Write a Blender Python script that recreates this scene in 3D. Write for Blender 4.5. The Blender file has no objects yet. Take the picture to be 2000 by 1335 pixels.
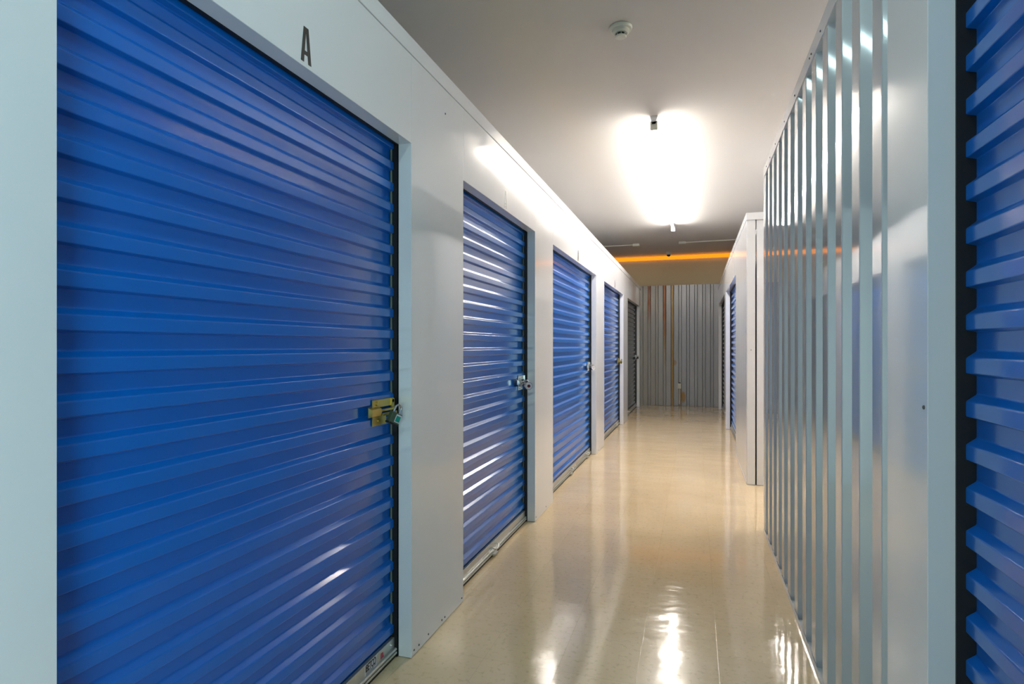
import bpy, bmesh, math, random
from mathutils import Vector, Matrix
random.seed(4)
H = 1.28                       # eye height in metres; every measure below times H is metres
def h(*v): return tuple(a * H for a in v) if len(v) > 1 else v[0] * H
scene = bpy.context.scene
C = scene.collection

# ------------------------------------------------------------------ camera, world, exposure
cam = bpy.data.cameras.new('camera'); cam_o = bpy.data.objects.new('camera', cam); C.objects.link(cam_o)
YAW = math.atan(357 / 1130)
cam_o.location = (0, 0, H); cam_o.rotation_euler = (math.pi / 2, 0, YAW)
cam.sensor_width = 36; cam.lens = 36 * 1130 / 2000; cam.shift_y = 7.5 / 2000; cam.clip_start = 0.02
scene.camera = cam_o
w = bpy.data.worlds.new('world'); scene.world = w; w.use_nodes = True
w.node_tree.nodes['Background'].inputs[0].default_value = (0.75, 0.9, 1, 1)
w.node_tree.nodes['Background'].inputs[1].default_value = 0.0
vs = scene.view_settings
vs.view_transform = 'Standard'; vs.look = 'None'; vs.gamma = 1; vs.use_curve_mapping = False
vs.exposure = 3.5
TUBE_FRONT = (18, (1.0, 0.955, 0.88))      # strength, colour of the ceiling tube ahead
FILL_TUBE_REAR = (3.5, (0.70, 0.98, 1.0))  # unseen overhead tube, added as cool fill and for rib highlights
FILL_TUBE_BACK = (.6, (0.50, 1.0, 0.95))       # unseen tube added behind the camera as weak cool fill
STRIP = (.12, (1.0, 0.30, 0.012))

# unseen area light added in a made-up side opening, cool fill for near walls
SIDE = bpy.data.lights.new('added_side_fill', 'AREA'); SIDE.shape = 'RECTANGLE'; SIDE.size = 1.30 * H; SIDE.size_y = 1.55 * H
SIDE.energy = 7.8; SIDE.color = (0.64, 0.96, 1.0)
so = bpy.data.objects.new('added_side_fill', SIDE); C.objects.link(so)
so.location = h(.357, -1.27, .85); so.rotation_euler = (0, math.radians(90), 0); SIDE.size, SIDE.size_y = SIDE.size_y, SIDE.size

# ------------------------------------------------------------------ materials
def srgb(r, g, b):
    f = lambda c: (c / 255 / 12.92) if c / 255 <= .04045 else ((c / 255 + .055) / 1.055) ** 2.4
    return (f(r), f(g), f(b), 1)
def mat(name, col, rough=.4, metal=0., bump=None, spec=.5, coat=0.):
    m = bpy.data.materials.new(name); m.use_nodes = True; nt = m.node_tree
    b = nt.nodes['Principled BSDF']
    b.inputs['Base Color'].default_value = col; b.inputs['Roughness'].default_value = rough
    b.inputs['Metallic'].default_value = metal; b.inputs['Specular IOR Level'].default_value = spec
    b.inputs['Coat Weight'].default_value = coat; b.inputs['Coat Roughness'].default_value = .06
    if bump:
        tc = nt.nodes.new('ShaderNodeTexCoord'); mp = nt.nodes.new('ShaderNodeMapping')
        nz = nt.nodes.new('ShaderNodeTexNoise'); bp = nt.nodes.new('ShaderNodeBump')
        scale, strength, stretch = bump
        mp.inputs['Scale'].default_value = stretch
        nz.inputs['Scale'].default_value = scale; nz.inputs['Detail'].default_value = 1.5
        bp.inputs['Strength'].default_value = 1; bp.inputs['Distance'].default_value = strength
        nt.links.new(tc.outputs['Object'], mp.inputs[0]); nt.links.new(mp.outputs[0], nz.inputs['Vector'])
        nt.links.new(nz.outputs['Fac'], bp.inputs['Height']); nt.links.new(bp.outputs[0], b.inputs['Normal'])
    return m
def emit(name, col, s):
    m = bpy.data.materials.new(name); m.use_nodes = True; nt = m.node_tree; nt.nodes.clear()
    e = nt.nodes.new('ShaderNodeEmission'); o = nt.nodes.new('ShaderNodeOutputMaterial')
    e.inputs[0].default_value = (*col, 1); e.inputs[1].default_value = s
    nt.links.new(e.outputs[0], o.inputs[0]); return m
M = {}
M['white'] = mat('white_painted_steel', (.74, .74, .755, 1), .085, bump=(2.2, .0016, (1, 1, .5)), spec=.7)
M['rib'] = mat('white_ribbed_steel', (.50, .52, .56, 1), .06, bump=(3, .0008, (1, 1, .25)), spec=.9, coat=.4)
M['blue'] = mat('blue_painted_steel', (.0, .122, .50, 1), .28, bump=(4, .0005, (1, 1, 1)), spec=.18, coat=.85)
M['blue'].node_tree.nodes['Principled BSDF'].inputs['Coat Roughness'].default_value = .15
M['slate'] = mat('slate_painted_steel', (.07, .078, .10, 1), .25, spec=.5)
M['black'] = mat('black_guide_steel', (.004, .004, .005, 1), .5)
M['rubber'] = mat('black_rubber', (.012, .011, .010, 1), .7)
M['alu'] = mat('mill_aluminium', (.56, .56, .52, 1), .32, .75)
M['brass'] = mat('yellow_zinc', (.50, .38, .10, 1), .33, .8)
M['chrome'] = mat('bright_zinc', (.62, .61, .60, 1), .2, .95)
M['clip'] = mat('pale_nylon', (.15, .21, .18, 1), .5)
M['ink'] = mat('black_vinyl', (.010, .012, .012, 1), .4)
M['ghost'] = mat('glossy_black_vinyl', (.02, .022, .022, 1), .3)
M['plastic'] = mat('cream_plastic', (.62, .62, .54, 1), .4)
M['dark'] = mat('dark_grille', (.02, .02, .012, 1), .6)
M['teal'] = mat('teal_sticker', (.0, .28, .23, 1), .4)
M['greenbody'] = mat('dull_green_lock_body', (.10, .15, .11, 1), .35, .5)
M['pink'] = mat('red_sticker', (.45, .04, .09, 1), .4)
M['maroon'] = mat('maroon_plastic', (.12, .008, .015, 1), .35)
M['paper'] = mat('white_label', (.62, .62, .66, 1), .5)
M['screw'] = mat('screw_steel', (.12, .12, .12, 1), .4, .6)
M['beam'] = mat('beige_plaster', (.72, .60, .38, 1), .8)
M['ceil'] = mat('ceiling_paint', (.58, .555, .525, 1), .75, bump=(1.2, .003, (1, 1, 1)))
M['tube'] = emit('lit_tube', TUBE_FRONT[1], TUBE_FRONT[0])
M['fill_tube_rear'] = emit('lit_fill_tube_rear', FILL_TUBE_REAR[1], FILL_TUBE_REAR[0])
M['fill_tube_back'] = emit('lit_fill_tube_back', FILL_TUBE_BACK[1], FILL_TUBE_BACK[0])
M['orange'] = emit('lit_orange_strip', STRIP[1], STRIP[0])
M['shell'] = mat('outer_wall_paint', (.45, .45, .42, 1), .7)
M['lens'] = mat('black_dome', (.008, .008, .008, 1), .08)

class NB:   # tiny node builder
    def __init__(s, m): s.nt = m.node_tree; s.b = s.nt.nodes['Principled BSDF']
    def n(s, t, **k):
        x = s.nt.nodes.new(t)
        for a, v in k.items(): setattr(x, a, v)
        return x
    def math(s, op, a, b=None, clamp=False):
        x = s.n('ShaderNodeMath', operation=op, use_clamp=clamp)
        for i, v in enumerate((a, b)):
            if v is None: continue
            if isinstance(v, (int, float)): x.inputs[i].default_value = v
            else: s.nt.links.new(v, x.inputs[i])
        return x.outputs[0]
    def link(s, a, b): s.nt.links.new(a, b)
    def mix(s, f, a, b):
        x = s.n('ShaderNodeMix', data_type='RGBA')
        for sock, v in ((x.inputs[0], f), (x.inputs[6], a), (x.inputs[7], b)):
            if isinstance(v, tuple): sock.default_value = v
            elif isinstance(v, (int, float)): sock.default_value = v
            else: s.link(v, sock)
        return x.outputs[2]
    def ramp(s, f, lo, hi):
        x = s.n('ShaderNodeMapRange', interpolation_type='SMOOTHSTEP'); x.inputs[1].default_value = lo; x.inputs[2].default_value = hi
        s.link(f, x.inputs[0]); return x.outputs[0]

def floor_material():
    m = mat('vinyl_floor_tile', srgb(205, 188, 158), .16, spec=.5, coat=.3); q = NB(m)
    g = q.n('ShaderNodeNewGeometry'); sp = q.n('ShaderNodeSeparateXYZ'); q.link(g.outputs['Position'], sp.inputs[0])
    T = .238 * H
    def cell(o, off):
        v = q.math('ADD', o, 40 * T - off); v = q.math('DIVIDE', v, T)
        return q.math('FRACT', v), q.math('FLOOR', v)
    fx, ix = cell(sp.outputs[0], -.406 * H); fy, iy = cell(sp.outputs[1], .075 * H)
    def edge(f): return q.math('MINIMUM', f, q.math('SUBTRACT', 1, f))
    ex, ey = edge(fx), edge(fy)
    joint = q.math('MAXIMUM', q.math('SUBTRACT', 1, q.ramp(ex, 0.0, .004)), q.math('MULTIPLY', q.math('SUBTRACT', 1, q.ramp(ey, 0.0, .005)), .75))
    cb = q.n('ShaderNodeCombineXYZ'); q.link(ix, cb.inputs[0]); q.link(iy, cb.inputs[1])
    wn = q.n('ShaderNodeTexWhiteNoise', noise_dimensions='3D'); q.link(cb.outputs[0], wn.inputs['Vector'])
    n1 = q.n('ShaderNodeTexNoise'); n1.inputs['Scale'].default_value = 1.6; n1.inputs['Detail'].default_value = 6; q.link(g.outputs['Position'], n1.inputs['Vector'])
    n2 = q.n('ShaderNodeTexNoise'); n2.inputs['Scale'].default_value = 45; n2.inputs['Detail'].default_value = 5; q.link(g.outputs['Position'], n2.inputs['Vector'])
    c = q.mix(n1.outputs['Fac'], srgb(214, 186, 142), srgb(236, 212, 174))
    c = q.mix(q.math('MULTIPLY', wn.outputs['Value'], .12), c, srgb(176, 158, 124))
    c = q.mix(q.math('MULTIPLY', q.ramp(n2.outputs['Fac'], .52, .75), .35), c, srgb(160, 138, 100))
    vo = q.n('ShaderNodeTexVoronoi'); vo.inputs['Scale'].default_value = 5; q.link(g.outputs['Position'], vo.inputs['Vector'])
    spots = q.math('SUBTRACT', 1, q.ramp(vo.outputs['Distance'], .012, .02)); 
    c = q.mix(q.math('MULTIPLY', spots, .7), c, srgb(70, 58, 42))
    c = q.mix(q.math('MULTIPLY', joint, .26), c, srgb(96, 80, 55))
    q.link(c, q.b.inputs['Base Color'])
    n3 = q.n('ShaderNodeTexNoise'); n3.inputs['Scale'].default_value = 3.2; n3.inputs['Detail'].default_value = 3
    mp = q.n('ShaderNodeMapping'); mp.inputs['Scale'].default_value = (1.0, 1.5, 1); q.link(g.outputs['Position'], mp.inputs[0]); q.link(mp.outputs[0], n3.inputs['Vector'])
    hgt = q.math('ADD', q.math('MULTIPLY', n3.outputs['Fac'], .0045), q.math('MULTIPLY', joint, -.00012))
    hgt = q.math('ADD', hgt, q.math('MULTIPLY', n2.outputs['Fac'], .00012))
    # each tile sits a touch out of level
    tilt = q.math('MULTIPLY', q.math('MULTIPLY', q.math('SUBTRACT', wn.outputs['Value'], .5), fx), .0016)
    hgt = q.math('ADD', hgt, tilt)
    bp = q.n('ShaderNodeBump'); bp.inputs['Distance'].default_value = 1; bp.inputs['Strength'].default_value = 1
    q.link(hgt, bp.inputs['Height']); q.link(bp.outputs[0], q.b.inputs['Normal'])
    q.link(q.math('ADD', .04, q.math('MULTIPLY', n1.outputs['Fac'], .12)), q.b.inputs['Roughness'])
    return m
M['floor'] = floor_material()

def rust_material():
    m = mat('stained_ribbed_steel', srgb(156, 157, 160), .3, .25, spec=.5); q = NB(m)
    g = q.n('ShaderNodeNewGeometry'); sp = q.n('ShaderNodeSeparateXYZ'); q.link(g.outputs['Position'], sp.inputs[0])
    X, Z = q.math('DIVIDE', sp.outputs[0], H), q.math('DIVIDE', sp.outputs[2], H)
    nz = q.n('ShaderNodeTexNoise'); nz.inputs['Scale'].default_value = 6; nz.inputs['Detail'].default_value = 4
    mp = q.n('ShaderNodeMapping'); mp.inputs['Scale'].default_value = (5, 1, .8); q.link(g.outputs['Position'], mp.inputs[0]); q.link(mp.outputs[0], nz.inputs['Vector'])
    wob = q.math('MULTIPLY', q.math('SUBTRACT', nz.outputs['Fac'], .5), .02)
    Xw = q.math('ADD', X, wob)
    def band(c, wd): return q.math('SUBTRACT', 1, q.ramp(q.math('ABSOLUTE', q.math('SUBTRACT', Xw, c)), wd * .55, wd))
    def blob(cx, cz, rx, rz):
        a = q.math('POWER', q.math('DIVIDE', q.math('SUBTRACT', Xw, cx), rx), 2); b = q.math('POWER', q.math('DIVIDE', q.math('SUBTRACT', Z, cz), rz), 2)
        return q.math('SUBTRACT', 1, q.ramp(q.math('ADD', a, b), .4, 1.2))
    noisy = q.math('ADD', .55, q.math('MULTIPLY', nz.outputs['Fac'], .7), clamp=True)
    orange = q.math('MAXIMUM', q.math('MULTIPLY', band(-.732, .026), q.ramp(Z, 1.25, 1.75)),
             q.math('MULTIPLY', band(-.481, .032), q.ramp(Z, .9, 1.6)))
    gold = q.math('MAXIMUM', q.math('MULTIPLY', band(-.357, .024), .95), q.math('MULTIPLY', band(-.474, .018), q.ramp(Z, .2, 1.3)))
    gold = q.math('MAXIMUM', gold, q.math('MULTIPLY', band(-.606, .012), q.math('MULTIPLY', q.ramp(Z, 1.2, 2.0), .6)))
    gold = q.math('MAXIMUM', gold, q.math('MULTIPLY', blob(-.185, .15, .045, .10), .95))
    gold = q.math('MAXIMUM', gold, q.math('MULTIPLY', blob(-.325, .72, .04, .05), .7))
    gold = q.math('MAXIMUM', gold, q.math('MULTIPLY', blob(-.225, .12, .012, .2), .6))
    tint = q.math('MULTIPLY', q.math('SUBTRACT', 1, q.ramp(X, -.7, -.1)), .35)
    c = q.mix(tint, srgb(156, 157, 160), srgb(160, 150, 122))
    c = q.mix(q.math('MULTIPLY', gold, noisy), c, srgb(150, 112, 32))
    c = q.mix(q.math('MULTIPLY', orange, noisy), c, srgb(138, 74, 14))
    q.link(c, q.b.inputs['Base Color']); return m
M['rust'] = rust_material()

# ------------------------------------------------------------------ mesh helpers
class MB:
    def __init__(s): s.bm = bmesh.new()
    def box(s, x0, x1, y0, y1, z0, z1, bev=0., seg=1):
        ret = bmesh.ops.create_cube(s.bm, size=1)
        vv = ret['verts']
        for v in vv:
            v.co = Vector((x0 if v.co.x < 0 else x1, y0 if v.co.y < 0 else y1, z0 if v.co.z < 0 else z1))
        if bev:
            es = list({e for v in vv for e in v.link_edges})
            bmesh.ops.bevel(s.bm, geom=es, offset=bev, segments=seg, affect='EDGES', profile=.5)
        return s
    def prism(s, pts, a, b, axis='x', closed=True, cap=True):
        """extrude a 2D outline: axis x -> pts are (y,z); axis y -> (x,z); axis z -> (x,y)"""
        def P(p, t): return {'x': (t, p[0], p[1]), 'y': (p[0], t, p[1]), 'z': (p[0], p[1], t)}[axis]
        A = [s.bm.verts.new(P(p, a)) for p in pts]; B = [s.bm.verts.new(P(p, b)) for p in pts]
        n = len(pts)
        for i in range(n if closed else n - 1):
            j = (i + 1) % n; s.bm.faces.new((A[i], A[j], B[j], B[i]))
        if closed and cap:
            s.bm.faces.new(A[::-1]); s.bm.faces.new(B)
        return s
    def cyl(s, c, r, d, axis='z', n=24, r2=None):
        m = {'z': Matrix(), 'x': Matrix.Rotation(math.pi / 2, 4, 'Y'), 'y': Matrix.Rotation(-math.pi / 2, 4, 'X')}[axis]
        bmesh.ops.create_cone(s.bm, cap_ends=True, segments=n, radius1=r, radius2=r if r2 is None else r2, depth=d, matrix=Matrix.Translation(c) @ m)
        return s
    def lathe(s, c, prof, n=32):
        rings = []
        for r, z in prof:
            rings.append([s.bm.verts.new((c[0] + r * math.cos(2 * math.pi * k / n), c[1] + r * math.sin(2 * math.pi * k / n), c[2] + z)) for k in range(n)])
        for a, b in zip(rings, rings[1:]):
            for k in range(n): s.bm.faces.new((a[k], a[(k + 1) % n], b[(k + 1) % n], b[k]))
        s.bm.faces.new(rings[0][::-1]); s.bm.faces.new(rings[-1]); return s
    def tube(s, pts, r, n=10):
        rings = []
        for i, p in enumerate(pts):
            p = Vector(p); a = Vector(pts[max(i - 1, 0)]); b = Vector(pts[min(i + 1, len(pts) - 1)])
            t = (b - a).normalized(); u = t.cross(Vector((0.02, 1, .01)) if abs(t.y) < .9 else Vector((1, 0, 0))).normalized(); v = t.cross(u)
            rings.append([s.bm.verts.new(p + r * (math.cos(2 * math.pi * k / n) * u + math.sin(2 * math.pi * k / n) * v)) for k in range(n)])
        for a, b in zip(rings, rings[1:]):
            for k in range(n): s.bm.faces.new((a[k], a[(k + 1) % n], b[(k + 1) % n], b[k]))
        s.bm.faces.new(rings[0][::-1]); s.bm.faces.new(rings[-1]); return s
    def build(s, name, m, parent=None, smooth=False, loc=None):
        bmesh.ops.recalc_face_normals(s.bm, faces=s.bm.faces[:]) 
        me = bpy.data.meshes.new(name); s.bm.to_mesh(me); s.bm.free()
        me.materials.append(M[m] if isinstance(m, str) else m)
        o = bpy.data.objects.new(name, me); C.objects.link(o)
        if parent: o.parent = parent
        if loc: o.location = loc
        if smooth:
            for p in me.polygons: p.use_smooth = True
            md = o.modifiers.new('wn', 'WEIGHTED_NORMAL'); md.keep_sharp = True; md.weight = 90
            if smooth == 'auto':
                me.update()
                bm = bmesh.new(); bm.from_mesh(me)
                for e in bm.edges: e.smooth = len(e.link_faces) == 2 and e.calc_face_angle(0) < math.radians(35)
                bm.to_mesh(me); bm.free()
        return o
def tag(o, label, cat, group=None):
    o['label'] = label; o['category'] = cat
    if group: o['group'] = group
    return o
def struct(o, label=None):
    o['kind'] = 'structure'
    if label: o['label'] = label
    return o
def empty(name, loc, rz=0.):
    o = bpy.data.objects.new(name, None); C.objects.link(o); o.location = loc; o.rotation_euler = (0, 0, rz); o.empty_display_size = .1; return o
def tree_copy(o, parent=None):
    c = o.copy(); C.objects.link(c)
    if parent: c.parent = parent
    for ch in [k for k in bpy.data.objects if k.parent == o]: tree_copy(ch, c)
    return c
def rounded(pts, r, n=4):
    """polyline with rounded inner corners"""
    out = [pts[0]]; rs = r if isinstance(r, list) else [r] * len(pts)
    for a, b, c, r in zip(pts, pts[1:], pts[2:], rs[1:]):
        a, b, c = Vector(a), Vector(b), Vector(c)
        u, v = (a - b).normalized(), (c - b).normalized()
        ang = u.angle(v)
        d = min(r / math.tan(ang / 2), .48 * (a - b).length, .48 * (c - b).length)
        p, q = b + u * d, b + v * d
        for k in range(n + 1):
            t = k / n; out.append(tuple((1 - t) ** 2 * p + 2 * t * (1 - t) * b + t * t * q))
    out.append(pts[-1]); return out

# ------------------------------------------------------------------ plan (units of H)
XL, XR = -.864, .356
CEIL, TOPL, TOPR, END = 1.52 + 1, .985 + 1, .957 + 1, 10.0
DH = 1.648                                # opening height
JL = .046
LEFT = [(.59, 1.666), (2.103, 3.169), (3.605, 5.31), (5.80, 7.43), (7.93, 9.68)]
BACK = -4.2

# floor, ceiling, shell
b = MB(); b.box(*h(-3.2, 3.2), *h(BACK - .1, END + .1), -.1, 0); struct(b.build('floor', 'floor'), 'glossy beige vinyl tile floor')
b = MB(); b.box(*h(-3.2, 3.2), *h(BACK - .1, END + .1), h(CEIL), h(CEIL) + .1); struct(b.build('ceiling', 'ceil'), 'plain painted ceiling')
b = MB(); b.box(*h(-3.2, -3.1), *h(BACK, END), 0, h(CEIL)); struct(b.build('wall_outer_left', 'shell'))
b = MB(); b.box(*h(3.1, 3.2), *h(BACK, END), 0, h(CEIL)); struct(b.build('wall_outer_right', 'shell'))
b = MB(); b.box(*h(-3.2, 3.2), *h(BACK - .1, BACK), 0, h(CEIL)); struct(b.build('wall_back', 'white'))

# left partition: flush panels with hairline joints
JT = .0012
def panel(b, x0, x1, y0, y1, z0, z1): b.box(h(x0), h(x1), h(y0) + JT / 2, h(y1) - JT / 2, h(z0), h(z1), .0012)
SEAM = 1.929
b = MB()
edges = [BACK] + [e for d in LEFT for e in d] + [END]
for i in range(0, len(edges), 2):
    panel(b, XL - JL, XL, edges[i], edges[i + 1], 0.002, SEAM)
for y0, y1 in LEFT: panel(b, XL - JL, XL, y0, y1, DH, SEAM)
b.box(*h(-3.0, XL - .125), *h(BACK, END), 0.0, h(TOPL) - .01)
wl = struct(b.build('wall_left', 'white'), 'white steel panel wall with roller doors')
b = MB(); b.box(h(XL - JL), h(XL) + .0035, *h(BACK, END), h(SEAM) + .002, h(TOPL), .0015)
b.box(h(XL - .2), h(XL - JL) , *h(BACK, END), h(TOPL) - .004, h(TOPL))
t1 = struct(b.build('trim_1', 'white'), 'white cap trim along the left wall top')

# right block 1: flush pillar, ribbed panel, cap; block 2 beyond the cross passage
R1 = (-.58, 1.085)
B2 = 4.49
R2, R3 = (5.64, 7.40), (7.73, 9.65)
b = MB()
def rpanel(y0, y1, z0, z1, th=.0386): panel(b, XR, XR + th, y0, y1, z0, z1)
SR = TOPR - .052
rpanel(BACK, -1.95, .002, SR); rpanel(-.60, R1[0], .002, SR); rpanel(R1[1], 1.289, .002, SR + .04); rpanel(R1[0], R1[1], DH, SR)  # gap behind the viewpoint opened for the added side light
b.box(h(XR + .12), h(3.0), h(BACK), h(-1.95), 0, h(TOPR) - .01); b.box(h(XR + .12), h(3.0), h(-.60), h(3.36), 0, h(TOPR) - .01)
b.box(h(XR + .0386), h(XR + .12), h(1.12), h(1.289), 0, h(SR))
rpanel(B2, R2[0], .002, SR, JL); rpanel(R2[1], R3[0], .002, SR, JL); rpanel(R3[1], END, .002, SR, JL)
rpanel(R2[0], R2[1], DH, SR, JL); rpanel(R3[0], R3[1], DH, SR, JL)
b.box(h(XR + .12), h(3.0), h(B2 + .02), h(END), 0, h(TOPR) - .01)
b.box(h(XR + .003), h(XR + .058), h(B2 - .004), h(B2 + .02), .002, h(SR), .001)       # corner angle facing the camera
b.box(h(XR + .068), h(3.0), h(B2 - .002), h(B2 + .02), .002, h(SR), .001)             # end panel beside it
wr = struct(b.build('wall_right', 'white'), 'white steel panel wall')

CR = []                                                                             # ribbed panel outline (x=depth, y=along)
pitch, crest, dep, slope = .1655, .066, .031, .010
y = 1.289; CR.append((XR + dep, y)); y = 1.324
k = 0
while 1.324 + k * pitch < 3.33:
    y0 = 1.324 + k * pitch; y1 = min(y0 + crest, 3.385)
    CR += [(XR + dep, y0 - slope), (XR, y0), (XR, y1)]
    if y1 < 3.38: CR.append((XR + dep, y1 + slope))
    k += 1
if CR[-1][1] < 3.36: CR.append((XR + dep, 3.36))
CR = [(h(a), h(c)) for a, c in CR]
b = MB(); pts = rounded(CR, .004, 3); b.prism(pts, .012, h(SR) + .03, 'z', closed=False)
rw = struct(b.build('wall_ribbed_right', 'rib', smooth='auto'), 'white ribbed steel wall section')
md = rw.modifiers.new('solid', 'SOLIDIFY'); md.thickness = .001; md.offset = -1
b = MB(); b.box(h(XR + .035), h(3.0), h(3.365), h(3.392), 0, h(SR), .001); b.box(h(XR) - .001, h(XR + .05), h(3.350), h(3.394), 0, h(SR) , .001)
struct(b.build('trim_2', 'white'), 'white corner trim at the far end of the ribbed wall')
b = MB(); b.box(h(XR) - .0035, h(XR + .06), *h(BACK, 3.40), h(SR), h(TOPR), .001); t3 = struct(b.build('trim_3', 'white'), 'white cap trim with screws on the ribbed wall')
b = MB(); b.box(h(XR) - .0035, h(XR + .06), h(B2 - .008), h(END), h(SR), h(TOPR), .001); b.box(h(XR + .06), h(3.0), h(B2 - .008), h(B2 + .03), h(SR), h(TOPR))
t4 = struct(b.build('trim_4', 'white'), 'white cap trim with screws on the far right block')
b = MB(); b.box(h(XR) + .0005, h(XR + dep) + .002, *h(1.289, 3.36), 0, .012); b.prism([(h(XR) - .004, 0), (h(XR) - .0025, 0), (h(XR) - .0015, .026), (h(XR) - .003, .026)], h(1.289), h(3.39), 'y')
b.box(h(XR + .001), h(XR + dep), *h(1.289, 3.36), 0, .004)
struct(b.build('baseboard_right', 'white'), 'white steel base track under the ribbed wall')
b = MB(); b.box(h(XR) - .002, h(XR), *h(B2 + .01, R2[0] - .01), 0, .02); struct(b.build('baseboard_far_right', 'white'))

# screws (children of the trim they hold)
def screw_mesh():
    b = MB(); b.lathe((0, 0, 0), [(.0045, 0), (.0042, .0018), (.0025, .003), (.0005, .0032)], 10)
    o = b.build('screw', 'screw', smooth=True); me = o.data; bpy.data.objects.remove(o); return me
SM = screw_mesh()
def screw(parent, loc, side):
    o = bpy.data.objects.new('screw', SM); C.objects.link(o); o.parent = parent; o.location = loc
    o.rotation_euler = {'L': (0, math.pi / 2, 0), 'R': (0, -math.pi / 2, 0), 'B': (math.pi / 2, 0, 0)}[side]
for y in [1.30, 1.39, 1.545, 1.71, 1.90, 2.04, 2.07, 2.36, 2.62, 2.90, 3.10, 3.25]: screw(t3, (h(XR) - .0035, h(y), h(SR + .022)), 'R')
for k in range(11): screw(t4, (h(XR) - .0035, h(B2 + .22 + .28 * k), h(SR + .02)), 'R')
for y in [1.00, 1.42, 1.74, 2.22]: screw(t1, (h(XR) + .0035, h(y), h(SEAM + .03)), 'L')
screw(wl, (h(XR + 0) * 0 + h(XL), h(1.93), h(1.842)), 'L')
for y in [1.685, 1.72, 1.79, 1.90, 1.925, 2.085, 3.19, 3.42, 5.42]: screw(wl, (h(XL), h(y), h(.018 + .006 * random.random())), 'L')
screw(wr, (h(XR), h(1.10), h(.9)), 'R'); screw(wr, (h(XR + .03), h(B2 - .004), h(.97)), 'B')

# end wall: ribbed steel with narrow recessed channels; plaster beam above
CE = [(-.95, END)]
x = -.732 - .125 * 2
pts = [(-1.0, END)]
for k in range(-1, 10):
    c = -.732 + .125 * k
    if c > XR + .12: break
    pts += [(c - .026, END), (c - .018, END + .028), (c + .018, END + .028), (c + .026, END)]
pts.append((XR + .15, END))
pts = [(h(a), h(c)) for a, c in pts]
b = MB(); b.prism(rounded(pts, .005, 2), .004, h(TOPR + .055), 'z', closed=False)
we = struct(b.build('wall_far', 'rust', smooth='auto'), 'grey ribbed steel end wall with rust streaks')
md = we.modifiers.new('solid', 'SOLIDIFY'); md.thickness = .001; md.offset = 1
b = MB(); b.box(*h(-3.2, 3.2), *h(END + .04, END + .15), 0, h(CEIL)); struct(b.build('wall_plaster_far', 'beam'), 'beige plaster wall above the ribbed end wall')
b = MB(); b.box(*h(-1.6, 1.2), *h(END + .005, END + .04), h(CEIL - .075), h(CEIL - .018), .002)
tag(b.build('light_strip', 'orange'), 'glowing orange light strip across the top of the far wall', 'light')

# ------------------------------------------------------------------ roller shutters
PIT, PH = .0677, .0751
def curtain_profile(out, z0, z1):
    """(y,z) along the curtain, y grows away from the corridor"""
    D = .0180; P = h(PIT); s = .160 * P; o = h(out); u = .05 * P
    pts = [(o + D, z0)]; k = 0; rs = [0]
    while True:
        zc = h(PH) + k * P                      # centre of an undercut, outer flat above it
        if zc + P > z1: break
        pts += [(o + D, zc - u / 2), (o, zc + u / 2), (o, zc + P * .46 - s / 2), (o + D, zc + P * .46 + s / 2)]; rs += [.0025, .0030, .0065, .0065]
        k += 1
    pts.append((o + D, z1)); rs.append(0); return rounded(pts, rs, 5)
def latch(root, W, out, metal, zc=.798):
    L = empty('latch', (h(W - .012), h(out), h(zc))); L.parent = root
    b = MB()
    b.box(*h(-.128, -.004), *h(-.006, -.003), *h(.014, .038), .0008)                   # upper flange
    b.box(*h(-.020, -.004), *h(-.010, -.004), *h(.004, .036), .0008)
    b.box(*h(-.128, -.050), *h(-.006, -.003), *h(-.040, -.010), .0008)                 # lower flange
    b.box(*h(-.128, -.110), *h(-.006, -.003), *h(-.012, .016), .0008)
    b.build('plate', metal, L)
    b = MB(); o = []
    b.prism([(h(-.004), h(-.013)), (h(-.016), h(-.009)), (h(-.018), h(0)), (h(-.016), h(.012)), (h(-.004), h(.017))], h(-.150), h(-.095), 'x')
    b.build('bolt_housing', metal, L, smooth='auto')
    b = MB(); b.box(*h(-.10, -.004), *h(-.016, -.010), *h(.001, .008), .001); b.box(*h(-.09, .0), *h(-.018, -.010), *h(-.012, -.004), .001)
    b.build('bolt', metal, L)
    for x, z in ((-.105, .026), (-.095, -.026), (-.012, .028)):
        b = MB(); b.cyl((h(x), h(-.008), h(z)), h(.006), h(.004), 'y', 14); b.build('rivet', metal, L, smooth='auto')
    return L
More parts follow.
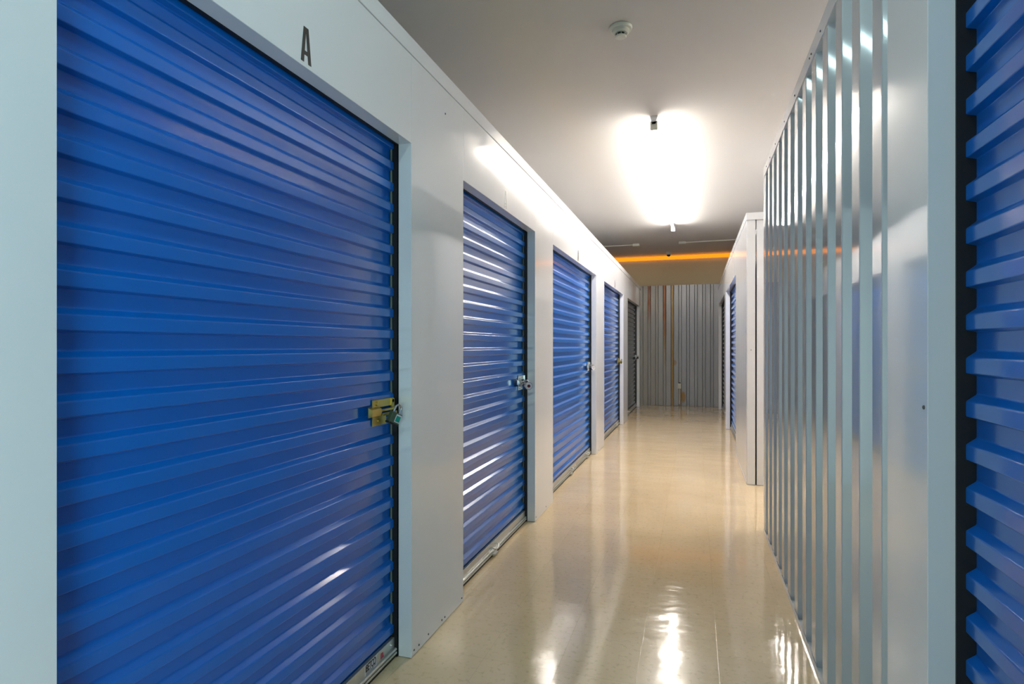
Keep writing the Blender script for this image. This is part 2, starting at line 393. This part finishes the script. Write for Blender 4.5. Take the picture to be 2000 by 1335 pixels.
def shutter(y0, y1, side, colour, label, xp, out=.061, metal='brass', lz=.798, handles=(), full=True):
    W = y1 - y0
    root = empty('roller_shutter', (h(xp), h(y0) if side == 'L' else h(y1), 0), math.pi / 2 if side == 'L' else -math.pi / 2)
    tag(root, label, 'roller door', 'roller shutters along the corridor')
    b = MB(); b.prism(curtain_profile(out, h(.052), h(DH + .06)), h(.004), h(W - .004), 'x', closed=False)
    c = b.build('curtain', colour, root, smooth='auto')
    md = c.modifiers.new('solid', 'SOLIDIFY'); md.thickness = .0008; md.offset = 1
    b = MB()                                    # bottom bar: upright plate, bead and foot angle
    b.box(h(.004), h(W - .004), h(out) - .004, h(out) + .012, h(.024), h(.063), .0008)
    b.cyl((h(W / 2), h(out) - .009, h(.026)), .007, h(W) - .012, 'x', 12)
    b.box(h(.004), h(W - .004), h(out) - .016, h(out) - .002, h(.012), h(.019), .001)
    b.build('bottom_bar', 'alu', root)
    b = MB(); b.box(h(.004), h(W - .004), h(out) - .010, h(out) + .012, 0.001, h(.013)); b.build('floor_seal', 'rubber', root)
    for a in ((-.055, .0035), (W - .0035, W + .055)):
        b = MB(); b.box(h(a[0]), h(a[1]), h(out - .014) + .002, h(out + .05), 0.001, h(DH + .05)); b.build('guide', 'black', root)
    # pale nylon wear strip, showing between the ribs
    b = MB(); b.box(h(W) - .0095, h(W) - .0052, h(out) + .006, h(out) + .012, h(.07), h(DH)); b.build('wear_strip', 'clip', root)
    b = MB(); b.box(h(.004), h(W - .004), h(out - .0145), h(out - .004), h(DH - .002), h(DH + .05)); b.build('header_seal', 'black', root)
    latch(root, W, out, metal, lz)
    for hx in handles:
        R = h(.034); pts = [(h(hx) - R, h(out) - .004, h(.048)), (h(hx) - R, h(out) - .022, h(.050))]
        for q in range(9):
            a = math.pi * q / 8; pts.append((h(hx) - R * math.cos(a), h(out) - .024 - .016 * math.sin(a), h(.050) - .012 * math.sin(a)))
        pts += [(h(hx) + R, h(out) - .022, h(.050)), (h(hx) + R, h(out) - .004, h(.048))]
        b = MB(); b.tube(pts, .0045, 8); b.build('pull_handle', 'alu', root, smooth='auto')
        b = MB(); b.box(h(hx) - .035, h(hx) + .035, h(out) - .034, h(out) - .014, h(.010), h(.017), .002); b.build('step_plate', 'alu', root)
    return root
S = []
S.append(shutter(*LEFT[0], 'L', 'blue', 'large blue ribbed roller door under the black letter A, nearest on the left', XL, metal='brass'))
S.append(shutter(*LEFT[1], 'L', 'blue', 'blue roller door second along the left, glare on its ribs and a round pink-centred lock', XL, metal='chrome', handles=(.50,)))
S.append(shutter(*LEFT[2], 'L', 'blue', 'bright blue roller door third along the left, two pull handles on its bottom bar', XL, metal='chrome', lz=.815, handles=(.80, 1.50)))
S.append(shutter(*LEFT[3], 'L', 'blue', 'blue roller door fourth along the left, just before the dark grey one', XL, metal='brass', lz=.805, handles=(1.38,)))
S.append(shutter(*LEFT[4], 'L', 'slate', 'dark slate grey roller door on the left beside the rusty end wall', XL, metal='chrome', lz=.813, handles=(.55,)))
S.append(shutter(*R1, 'R', 'blue', 'deep blue roller door cut off by the right edge, next to the ribbed wall', XR, out=.050))
S.append(shutter(*R2, 'R', 'blue', 'blue roller door on the far right block, seen edge-on', XR, metal='chrome'))
S.append(shutter(*R3, 'R', 'slate', 'dark roller door on the far right beside the end wall', XR, metal='chrome'))
# maker's label and red sticker on the nearest bottom bar
A = S[0]; A_out = h(.061) - .004
def ax(y): return h(y - LEFT[0][0])
b = MB(); b.box(ax(1.487), ax(1.553), A_out - .0006, A_out, h(.0275), h(.0615)); lab = b.build('maker_label', 'paper', A)
tx = bpy.data.curves.new('label_text', 'FONT'); tx.body = 'BETCO'; tx.size = h(.030); tx.align_x = 'CENTER'; tx.align_y = 'CENTER'; tx.extrude = .0002; tx.offset = .0012; tx.space_character = .9
tx.materials.append(M['ink'])
_t = bpy.data.objects.new('label_text_curve', tx); C.objects.link(_t); bpy.context.view_layer.update()
_me = bpy.data.meshes.new_from_object(_t.evaluated_get(bpy.context.evaluated_depsgraph_get())); bpy.data.objects.remove(_t)
to = bpy.data.objects.new('label_text', _me); C.objects.link(to); to.parent = lab; to.location = (ax(1.520), A_out - .0009, h(.0495)); to.rotation_euler = (math.pi / 2, 0, 0); to.scale = (.62, 1, 1)
b = MB()
for k in range(3): b.box(ax(1.492), ax(1.548 - .012 * (k % 2)), A_out - .0009, A_out - .0005, h(.0365 - .0035 * k), h(.0378 - .0035 * k))
b.box(ax(1.490), ax(1.494), A_out - .0009, A_out - .0005, h(.0400), h(.0600))
b.build('label_print', 'ink', lab)
b = MB(); b.box(ax(1.566), ax(1.600), A_out - .0005, A_out, h(.030), h(.0600)); lab2 = b.build('warning_label', 'alu', A)
b = MB(); b.prism([(ax(1.574), h(.036)), (ax(1.594), h(.036)), (ax(1.590), h(.052)), (ax(1.576), h(.054))], A_out - .0009, A_out - .0004, 'y'); b.build('red_mark', 'pink', lab2)
b = MB(); b.cyl((ax(1.640), A_out - .002, h(.048)), .004, .004, 'y', 12); b.build('rivet', 'chrome', A)

# ------------------------------------------------------------------ locks hanging in the latches
def shackle(R, H1, r, parent, m='chrome'):
    pts = [(-R, 0, 0), (-R, 0, H1 * .5)] + [(-R * math.cos(math.pi * q / 10), 0, H1 * .5 + R * math.sin(math.pi * q / 10)) for q in range(11)] + [(R, 0, 0)]
    b = MB(); b.tube(pts, r, 10); return b.build('shackle', m, parent, smooth='auto')
def padlock(loc, tilt, label, body='greenbody', sticker='teal', s=1.):
    r = empty('padlock', loc, math.pi / 2 - .35); r.rotation_euler = (0.12, tilt, math.pi / 2 - .35); r.scale = (s, s, s)
    tag(r, label, 'padlock', 'locks on the roller doors')
    b = MB(); b.box(-.022, .022, -.010, .010, -.019, .017, .003, 2); b.build('body', body, r, smooth='auto')
    b = MB(); b.box(-.0225, .0225, -.0105, .0105, -.024, -.018, .001); b.build('bumper', 'ink', r)
    sh = shackle(.013, .030, .0036, r); sh.location = (0, 0, .016)
    if sticker:
        b = MB(); b.box(-.004, .021, -.0108, -.0099, -.014, .013, .0003); k = b.build('sticker', 'paper', r)
        b = MB(); b.box(-.002, .017, -.0114, -.0106, -.011, .008, .0002); b.build('sticker_print', sticker, k)
    return r
def disclock(loc, rz, label, centre='maroon', face='paper', s=1.):
    r = empty('disc_lock', loc, rz); r.scale = (s, s, s); tag(r, label, 'padlock', 'locks on the roller doors')
    b = MB(); b.cyl((0, 0, 0), .028, .022, 'y', 28); b.build('body', 'chrome', r, smooth='auto')
    b = MB(); b.cyl((0, -.0115, 0), .024, .002, 'y', 28); b.build('face_ring', face, r, smooth='auto')
    b = MB(); b.cyl((0, -.0135, 0), .011, .003, 'y', 20); b.build('key_core', centre, r, smooth='auto')
    sh = shackle(.013, .022, .0038, r); sh.location = (-.010, 0, .018); sh.rotation_euler = (0, -.45, 0)
    return r
padlock(h(-.892, 1.608, .777), .42, 'small padlock with a teal sticker on the brass latch of the nearest blue door', s=1.2)
disclock(h(-.884, 3.100, .777), math.pi * .18, 'round disc padlock with a maroon centre on the second blue door')
disclock(h(-.884, 5.26, .800), math.pi * .2, 'round pale disc padlock on the third blue door from the left edge', centre='alu')
padlock(h(-.886, 7.37, .798), .2, 'small brassy padlock on the fourth blue door along the left', body='brass', sticker=None)
padlock(h(-.886, 9.61, .808), .1, 'dark padlock on the slate grey door by the end wall', body='ink', sticker=None)

# ------------------------------------------------------------------ letters over the doors
def letter(y, label, z=1.658):
    s = h(.083); wd = h(.038); st = h(.0112); b = MB(); d = .0006
    def q(p): b.prism(p, 0, d, 'y')
    m = wd / 2
    # outer legs meet in a flat top
    tl, tr = m - h(.0088), m + h(.0088)
    q([(0, 0), (st, 0), (m - h(.0005), s * .86), (m - h(.0005), s), (tl, s)])
    q([(wd, 0), (tr, s), (m - h(.0005), s), (m - h(.0005), s * .86), (wd - st, 0)][::1])
    f = lambda z: st + (m - h(.0005) - st) * z / (s * .86)
    g = lambda z: (wd - st) + (m - h(.0005) - wd + st) * z / (s * .86)
    z0, z1 = s * .22, s * .335
    q([(f(z0), z0), (g(z0), z0), (g(z1), z1), (f(z1), z1)])
    o = b.build('door_letter', 'ink'); o.location = (h(XL) + .0009, h(y - .019), h(z)); o.rotation_euler = (0, 0, math.pi / 2)
    return tag(o, label, 'letter', 'letters on the headers')
letter(1.141, 'black letter A on the white header over the nearest blue door')
letter(2.63, 'letter on the glaring white header over the second blue door')
letter(4.44, 'thin dark letter on the white header over the third blue door')
letter(6.61, 'faint letter on the white header over the fourth blue door')

# ------------------------------------------------------------------ ceiling things
def ceiling_light(x, y0, y1, m, label):
    r = empty('tube_light', (h(x), h((y0 + y1) / 2), h(CEIL))); tag(r, label, 'ceiling light', 'tube lights on the ceiling')
    L = h(y1 - y0)
    b = MB(); b.prism([(-.032, 0), (.032, 0), (.016, -.070), (-.016, -.070)], -L / 2, L / 2, 'y'); b.build('housing', 'white', r)
    # LED tube: the lower arc glows, the upper arc is an opaque shield added against ceiling glare
    arc = lambda a0, a1, R, n: [(R * math.sin(a0 + (a1 - a0) * k / n), -.098 - R * math.cos(a0 + (a1 - a0) * k / n)) for k in range(n + 1)]
    b = MB(); b.prism(arc(-2.1, 2.1, .016, 18), -(L / 2 - .025), L / 2 - .025, 'y'); b.build('tube', m, r)
    b = MB(); b.prism(arc(2.1, 2 * math.pi - 2.1, .0165, 8), -(L / 2 - .025), L / 2 - .025, 'y'); b.build('glare_shield', 'plastic', r)
    for s in (-1, 1):
        b = MB(); b.box(-.030, .030, s * (L / 2 - .012) - .012, s * (L / 2 - .012) + .012, -.116, -.045, .003); b.build('lampholder', 'plastic', r)
    return r
ceiling_light(-.258, 3.93, 7.50, 'tube', 'long glowing white tube light on the ceiling')
r = ceiling_light(1.7, 3.1, 4.8, 'tube', 'added fill tube on the ceiling over the side passage, out of view')  # out of view, added to brighten the end face of the far block
ceiling_light(-.258, -.50, 1.20, 'fill_tube_rear', 'added cool fill tube on the ceiling above the viewpoint, out of view')
ceiling_light(-.258, -3.8, -2.2, 'fill_tube_back', 'added cool fill tube on the ceiling behind the viewpoint, out of view')

r = empty('smoke_detector', (h(-.337), h(2.79), h(CEIL))); tag(r, 'small round white smoke detector on the ceiling near the camera', 'smoke detector')
b = MB(); b.lathe((0, 0, 0), [(.068, 0), (.070, -.006), (.066, -.016), (.056, -.022)]); b.build('base', 'plastic', r, smooth='auto')
b = MB(); b.lathe((0, 0, -.022), [(.054, 0), (.052, -.012), (.042, -.020)]); b.build('body', 'plastic', r, smooth='auto')
b = MB(); b.lathe((0, 0, -.042), [(.030, 0), (.030, -.014)]); b.build('grille', 'dark', r)
for k in range(8):
    a = k * math.pi / 4 + .2; b = MB(); b.box(-.002, .002, .028, .034, -.056, -.040); o = b.build('grille_fin', 'plastic', r); o.rotation_euler = (0, 0, a)
b = MB(); b.lathe((0, 0, -.055), [(.034, 0), (.036, -.003), (.030, -.009), (.012, -.012)]); b.build('cap', 'plastic', r, smooth='auto')

r = empty('security_camera', (h(-.405), h(9.72), h(CEIL))); tag(r, 'tiny black dome camera in front of the orange strip', 'security camera')
b = MB(); b.lathe((0, 0, 0), [(.055, 0), (.052, -.045), (.046, -.055)]); b.build('mount', 'plastic', r, smooth='auto')
b = MB(); b.lathe((0, 0, -.055), [(.040, 0)] + [(.040 * math.cos(a), -.040 * math.sin(a)) for a in (.3, .6, .9, 1.2, 1.45)]); b.build('dome', 'lens', r, smooth='auto')

def conduit(x0, x1, xb0, xb1, label):
    r = empty('ceiling_conduit', (h(xb0), h(8.8), h(CEIL))); tag(r, label, 'conduit', 'conduits on the ceiling')
    b = MB(); b.cyl((h((x0 + x1) / 2 - xb0), 0, -.014), .011, h(x1 - x0), 'x', 12); b.build('pipe', 'plastic', r, smooth='auto')
    b = MB(); b.box(0, h(xb1 - xb0), -.05, .05, -.045, 0, .006, 2); b.build('junction_box', 'plastic', r)
conduit(-2.9, -.885, -.885, -.785, 'pale ceiling conduit ending in a box, left of the tube light')
conduit(-.12, 2.9, -.225, -.12, 'pale ceiling conduit running right from a small box before the far wall')

r = empty('outlet_box', (h(-.243), h(END), h(.335))); tag(r, 'small cream outlet box low on the rusty ribbed end wall', 'outlet box')
b = MB(); b.box(-.036, .036, -.045, .001, -.055, .055, .004, 2); b.build('cover', 'plastic', r)
b = MB(); b.box(-.022, .022, -.035, -.001, .056, .076, .002); b.build('cap', 'dark', r)
b = MB(); b.cyl((0, -.014, -.055 - .165), .010, .33, 'z', 12); b.build('pipe', 'plastic', r)
